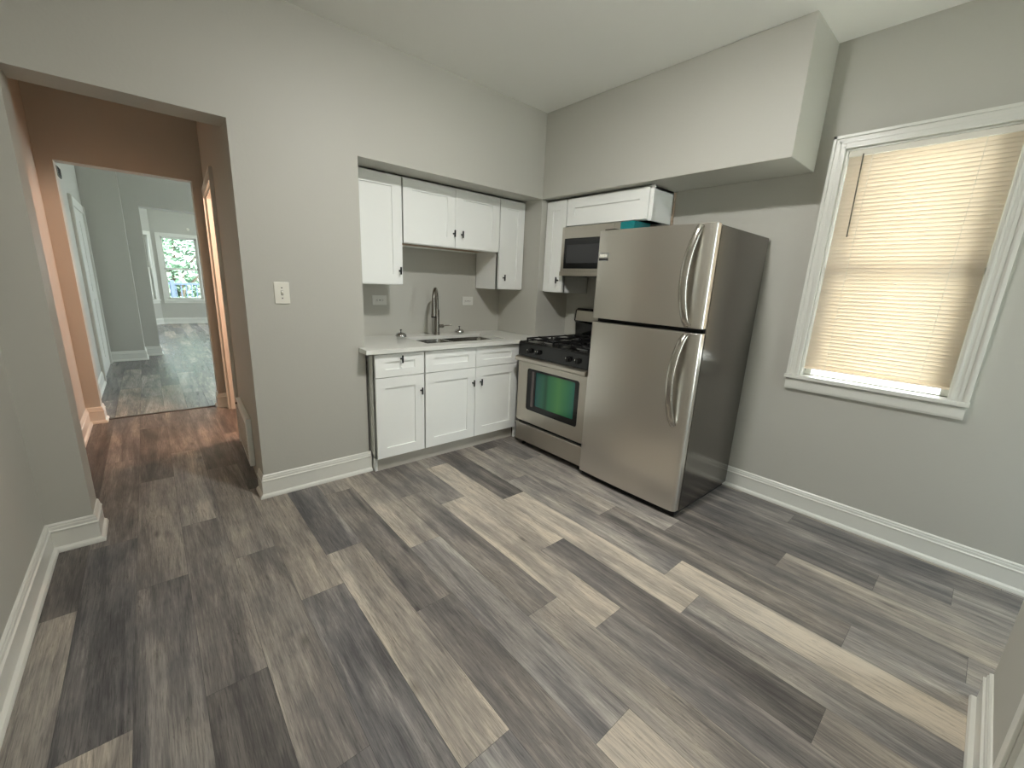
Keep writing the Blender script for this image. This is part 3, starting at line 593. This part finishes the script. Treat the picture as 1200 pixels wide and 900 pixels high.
# oven door as a frame around the window
bm = nb(); wx0, wx1, wz0, wz1 = .112, .680, .345, .705; z0, z1 = .235, .752
def rrect(x0, x1, z0, z1, r_, n_=6):
    p = []
    for cx, cz, a0 in ((x1 - r_, z1 - r_, 0), (x0 + r_, z1 - r_, 90), (x0 + r_, z0 + r_, 180), (x1 - r_, z0 + r_, 270)):
        for k in range(n_ + 1): a = math.radians(a0 + k * 90 / n_); p.append((cx + r_ * math.cos(a), cz + r_ * math.sin(a)))
    return p
def ringface(bm, outer, inner, y0, y1):
    k = len(inner); A = [[bm.verts.new((p[0], y, p[1])) for p in pp] for y in (y0, y1) for pp in (outer, inner)]
    o0, i0, o1, i1 = A
    for i in range(k):
        j = (i + 1) % k
        bm.faces.new((o0[i], o0[j], i0[j], i0[i])); bm.faces.new((o1[i], i1[i], i1[j], o1[j])); bm.faces.new((o0[i], o1[i], o1[j], o0[j])); bm.faces.new((i0[i], i0[j], i1[j], i1[i]))
ringface(bm, rrect(0, RW, z0, z1, .006), rrect(wx0, wx1, wz0, wz1, .022), 0, .032)
od = obj('oven_door', bm, M_steelh, rg)
bm = nb(); ringface(bm, rrect(wx0, wx1, wz0, wz1, .022), rrect(wx0 + .10, wx1 - .045, wz0 + .05, wz1 - .018, .012), .004, .02)
obj('window_border', bm, M_black, od)
bm = nb(); bx(bm, wx0 + .098, wx1 - .043, .007, .012, wz0 + .048, wz1 - .016); obj('oven_glass', bm, M_ovglass, od)
bm = nb(); bx(bm, wx0 + .055, wx0 + .082, .002, .004, wz0 + .035, wz1 - .02); obj('border_strip', bm, mat('grey_glass_strip', rgb(96, 88, 88), .2), od)  # plain grey strip over the left of the black border
# door handle: full width steel bar under the control panel
bm = nb(); prism(bm, [(-.046, .766), (-.030, .757), (.004, .762), (.004, .802), (-.026, .802), (-.044, .792)], 'x', -.003, RW + .003); obj('door_handle', bm, M_steelh, od, bevel=.004, seg=3)
bm = nb(); prism(bm, [(-.012, .804), (.03, .804), (.03, .905), (-.002, .918), (-.010, .912)], 'x', 0, RW); cp = obj('control_panel', bm, M_black, rg, bevel=.003)
for x in (.145, .24, .565, .655):
    bm = nb(); lathe(bm, [(.023, -.002), (.023, .006), (.018, .008), (.0165, .03), (.014, .033)], (0, 0, 0), 'y', 24); bx(bm, -.004, .004, .008, .037, -.017, .017)
    for v in bm.verts: v.co.y = -v.co.y
    bmesh.ops.translate(bm, verts=bm.verts, vec=(x, -.010, .856)); kn = obj('knob', bm, M_black, cp, smooth=True)
    bm = nb(); bx(bm, x - .0012, x + .0012, -.0485, -.047, .861, .872); obj('knob_mark', bm, M_plate, kn)
bm = nb(); bx(bm, -.002, RW + .002, .0, RD - .06, .903, .918); bx(bm, .0, RW, .0, .012, .918, .922); bx(bm, .0, .012, .0, RD - .06, .918, .922); bx(bm, RW - .012, RW, .0, RD - .06, .918, .922)
ct_ = obj('cooktop', bm, M_black, rg, bevel=.004)
for x in (.2, .557):
    for y in (.17, .50):
        bm = nb(); lathe(bm, [(.06, .917), (.055, .922), (.036, .924), (.036, .932), (.03, .934)], (x, y, 0), seg=24); bn = obj('burner', bm, M_alu, rg, smooth=True)
        bm = nb(); lathe(bm, [(.03, .934), (.032, .937), (.03, .943), (.01, .945)], (x, y, 0), seg=24); obj('burner_cap', bm, M_blackm, bn, smooth=True)
for x in (.2, .557):
    bm = nb(); x0, x1, y0, y1 = x - .15, x + .15, .04, .64; zt = .952; q = .005
    for a, b_, c_, d_ in ((x0, x1, y0, y0), (x0, x1, y1, y1), (x0, x0, y0, y1), (x1, x1, y0, y1), (x0, x1, .335, .335)): bx(bm, a - q, b_ + q, c_ - q, d_ + q, zt - .012, zt)
    for cy in (.17, .50):
        for dx, dy in ((1, 0), (-1, 0), (0, 1), (0, -1)):
            ex = (x1 if dx > 0 else x0) if dx else x; ey = (cy + .16 * dy) if dy else cy
            sx_, sy_ = x + dx * .035, cy + dy * .035; bx(bm, min(sx_, ex) - q * (dx == 0), max(sx_, ex) + q * (dx == 0), min(sy_, ey) - q * (dy == 0), max(sy_, ey) + q * (dy == 0), zt - .012, zt + .004)
    for a, b_ in ((x0, y0), (x1, y0), (x0, y1), (x1, y1), (x0, .335), (x1, .335)): bx(bm, a - .006, a + .006, b_ - .006, b_ + .006, .916, zt)
    obj('grate', bm, M_blackm, rg, bevel=.0015)
bm = nb(); prism(bm, [(.665, .915), (.745, .915), (.745, 1.193), (.71, 1.193), (.680, 1.175), (.668, 1.08), (.692, 1.06), (.700, .95)], 'x', .003, RW - .003); bgd = obj('backguard', bm, M_black, rg, bevel=.003)
bm = nb(); pts = [(.6655, 1.082), (.6775, 1.173), (.680, 1.1725), (.668, 1.0815)]; prism(bm, pts, 'x', .022, RW - .022); obj('clock_panel', bm, M_steelh, bgd)

# ------------------------------------------------------------------ refrigerator
FH = 1.750; FW = .772
fr_ = thing('refrigerator', 'tall stainless top freezer refrigerator with dark sides', 'refrigerator', (-.802, -.962, 0), -PI / 2)
bm = nb(); bx(bm, .004, FW - .002, .068, .772, .03, FH - .004); obj('cabinet_shell', bm, M_fside, fr_, bevel=.006, seg=3)
bm = nb(); bx(bm, .012, FW - .012, .058, .068, .06, FH - .01); obj('door_gasket', bm, M_dark, fr_)
def fdoor(name, z0, z1):
    bm = nb(); pts = []; n_ = 8; r_ = .02
    # crowned front face in plan, rounded vertical edges
    for k in range(n_ + 1): a = PI + k * (PI / 2) / n_; pts.append((r_ + r_ * math.cos(a), r_ + r_ * math.sin(a)))
    for k in range(1, 12):
        s = k / 12; pts.append((r_ + (FW - r_ - .038) * s, -.007 * math.sin(PI * s)))
    for k in range(n_ + 1): a = -PI / 2 + k * (PI / 2) / n_; pts.append((FW - .038 + .038 * math.cos(a), .030 + .030 * math.sin(a)))
    pts += [(FW, .055), (.0, .055)]
    prism(bm, pts, 'z', z0, z1); return obj(name, bm, M_steel, fr_, bevel=.0025, smooth=True)
fd = fdoor('freezer_door', 1.184, FH); rd = fdoor('fresh_food_door', .045, 1.158)
def fhandle(door, za, zb, flip):
    """curved bar: wide flared mount at one end, bowing outwards"""
    bm = nb(); pts = []; rads = []; N_ = 22; x0 = .688
    for k in range(N_ + 1):
        s = k / N_; z = za + (zb - za) * s; bow = math.sin(PI * (s ** .85 if not flip else 1 - (1 - s) ** .85)) ** .6
        pts.append((x0 - .028 * math.sin(PI * s), -.004 - .058 * bow, z)); rads.append(.0165 + .003 * math.sin(PI * s))
    tube(bm, pts, rads, 14, 1.35); return obj('handle', bm, M_hsteel, door, smooth=True)
M_hsteel = mat('handle_steel', rgb(186, 182, 174), .2, metal=1)
fhandle(fd, 1.20, 1.735, False); fhandle(rd, .60, 1.142, True)
bm = nb(); bx(bm, .018, .098, -.004, .003, 1.558, 1.612); bd = obj('badge', bm, M_chrome, fd, bevel=.001)
bm = nb(); bx(bm, .022, .094, -.0055, -.004, 1.562, 1.576); obj('badge_band', bm, M_dark, bd)
bm = nb(); [bx(bm, .024 + i * .0105, .031 + i * .0105, -.0052, -.004, 1.583, 1.600) for i in range(6)]; obj('badge_marks', bm, M_plate, bd)
bm = nb(); bx(bm, .01, FW - .01, .03, .07, .004, .042); [bx(bm, .02, FW - .02, .026, .03, .008 + i * .009, .012 + i * .009) for i in range(4)]; obj('base_grille', bm, M_dark, fr_, bevel=.002)
bm = nb(); bx(bm, .02, FW - .02, .068, .76, .0, .03); obj('base_frame', bm, M_dark, fr_)
bm = nb(); bx(bm, .03, .12, .02, .11, FH - .003, FH + .012); o = obj('hinge_cover', bm, M_fside, fr_, bevel=.004)

# ------------------------------------------------------------------ switches, outlets, vents
sw = thing('light_switch', 'ivory light switch plate beside the hall opening', 'switch', (-2.512, -.0005, 1.271))
bm = nb(); bx(bm, -.041, .041, -.006, 0, -.063, .063); obj('plate', bm, M_plate, sw, bevel=.003)
bm = nb(); prism(bm, [(-.006, -.012), (-.017, .004), (-.015, .009), (-.006, .012)], 'x', -.005, .005); obj('toggle', bm, M_plate, sw, bevel=.001)
bm = nb(); bx(bm, -.006, .006, -.0066, -.006, -.0135, .0135); obj('toggle_slot', bm, M_dark, sw)
for z in (-.03, .03): bm = nb(); lathe(bm, [(.0035, -.006), (.0035, -.0075), (.001, -.008)], (0, 0, z), 'y', 12); obj('screw', bm, M_dark, sw)
def outlet(x, label):
    t_ = thing('wall_outlet', label, 'outlet', (x, AB - .0005, 1.206), 0)
    bm = nb(); bx(bm, -.062, .062, -.006, 0, -.040, .040); obj('plate', bm, M_platel, t_, bevel=.003)
    bm = nb(); prism(bm, rrect(-.034, .034, -.017, .017, .006, 3), 'y', -.0085, -.005); f__ = obj('socket', bm, M_platel, t_, bevel=.0006)
    bm = nb()
    for s in (-.02, .02):
        for z in (-.006, .006): bx(bm, s - .004, s + .004, -.0092, -.0084, z - .001, z + .001)
        bx(bm, s + .008 * (1 if s > 0 else -1) - .002, s + .008 * (1 if s > 0 else -1) + .002, -.0092, -.0084, -.002, .002)
    bx(bm, -.004, .004, -.0105, -.0084, -.004, .004); obj('slots', bm, M_dark, f__)
outlet(-1.676, 'white outlet plate in the shade under the left wall cabinet')
outlet(-.80, 'white outlet plate on the alcove wall right of the faucet')
# floor register on hall right wall
vt = thing('wall_register', 'white slotted floor level air register on the right hall wall', 'vent', HR @ Vector((0, 0, 0)), HR.to_euler().z)
bm = nb(); bx(bm, -.032, 0, .12, .74, .09, .43); obj('frame', bm, M_cab, vt, bevel=.006)
bm = nb(); [bx(bm, -.0335, -.032, .16, .70, .13 + i * .024, .142 + i * .024) for i in range(11)]; obj('louvre', bm, M_toe, vt)
bm = nb(); lathe(bm, [(.008, -.032), (.008, -.040), (.004, -.042)], (0, .66, .405), 'x', 12); obj('damper_knob', bm, M_handle, vt)
av = thing('air_vent', 'small grey vent high on the left front room wall', 'vent', (HLX, 3.64, 2.27))
bm = nb(); bx(bm, 0, .012, -.13, .13, -.045, .045); obj('frame', bm, mat('vent_grey', rgb(140, 142, 130), .6), av, bevel=.003)
bm = nb(); [bx(bm, .012, .015, -.115, .115, -.036 + i * .012, -.031 + i * .012) for i in range(7)]; obj('louvre', bm, M_dark, av)
bm = nb(); lathe(bm, [(.035, 0), (.035, -.012), (.028, -.022), (.01, -.024)], (-2.16, 10.999, 2.355), 'y', 24); tag(obj('wall_sensor', bm, M_plate, smooth=True), 'small round white sensor above the far bay window', 'sensor')

# ------------------------------------------------------------------ ceiling lamp: flat disc light just outside the top of the frame
kl = thing('ceiling_light', 'shallow round dome light on the kitchen ceiling', 'lamp', (KITCHEN_LAMP[0], KITCHEN_LAMP[1], H))
bm = nb(); lathe(bm, [(.115, 0), (.115, -.008), (.105, -.018), (.092, -.02), (.09, -.016)], seg=40); obj('trim_ring', bm, M_plate, kl, smooth=True)
prof = [(.088, -.016), (.082, -.026), (.06, -.034), (.03, -.038), (.01, -.039)]
bm = nb(); lathe(bm, prof, seg=40); area = sum(f.calc_area() for f in bm.faces)
M_bulb.node_tree.nodes['Principled BSDF'].inputs['Emission Strength'].default_value = KITCHEN_W / (PI * area)
obj('diffuser', bm, M_bulb, kl, smooth=True)
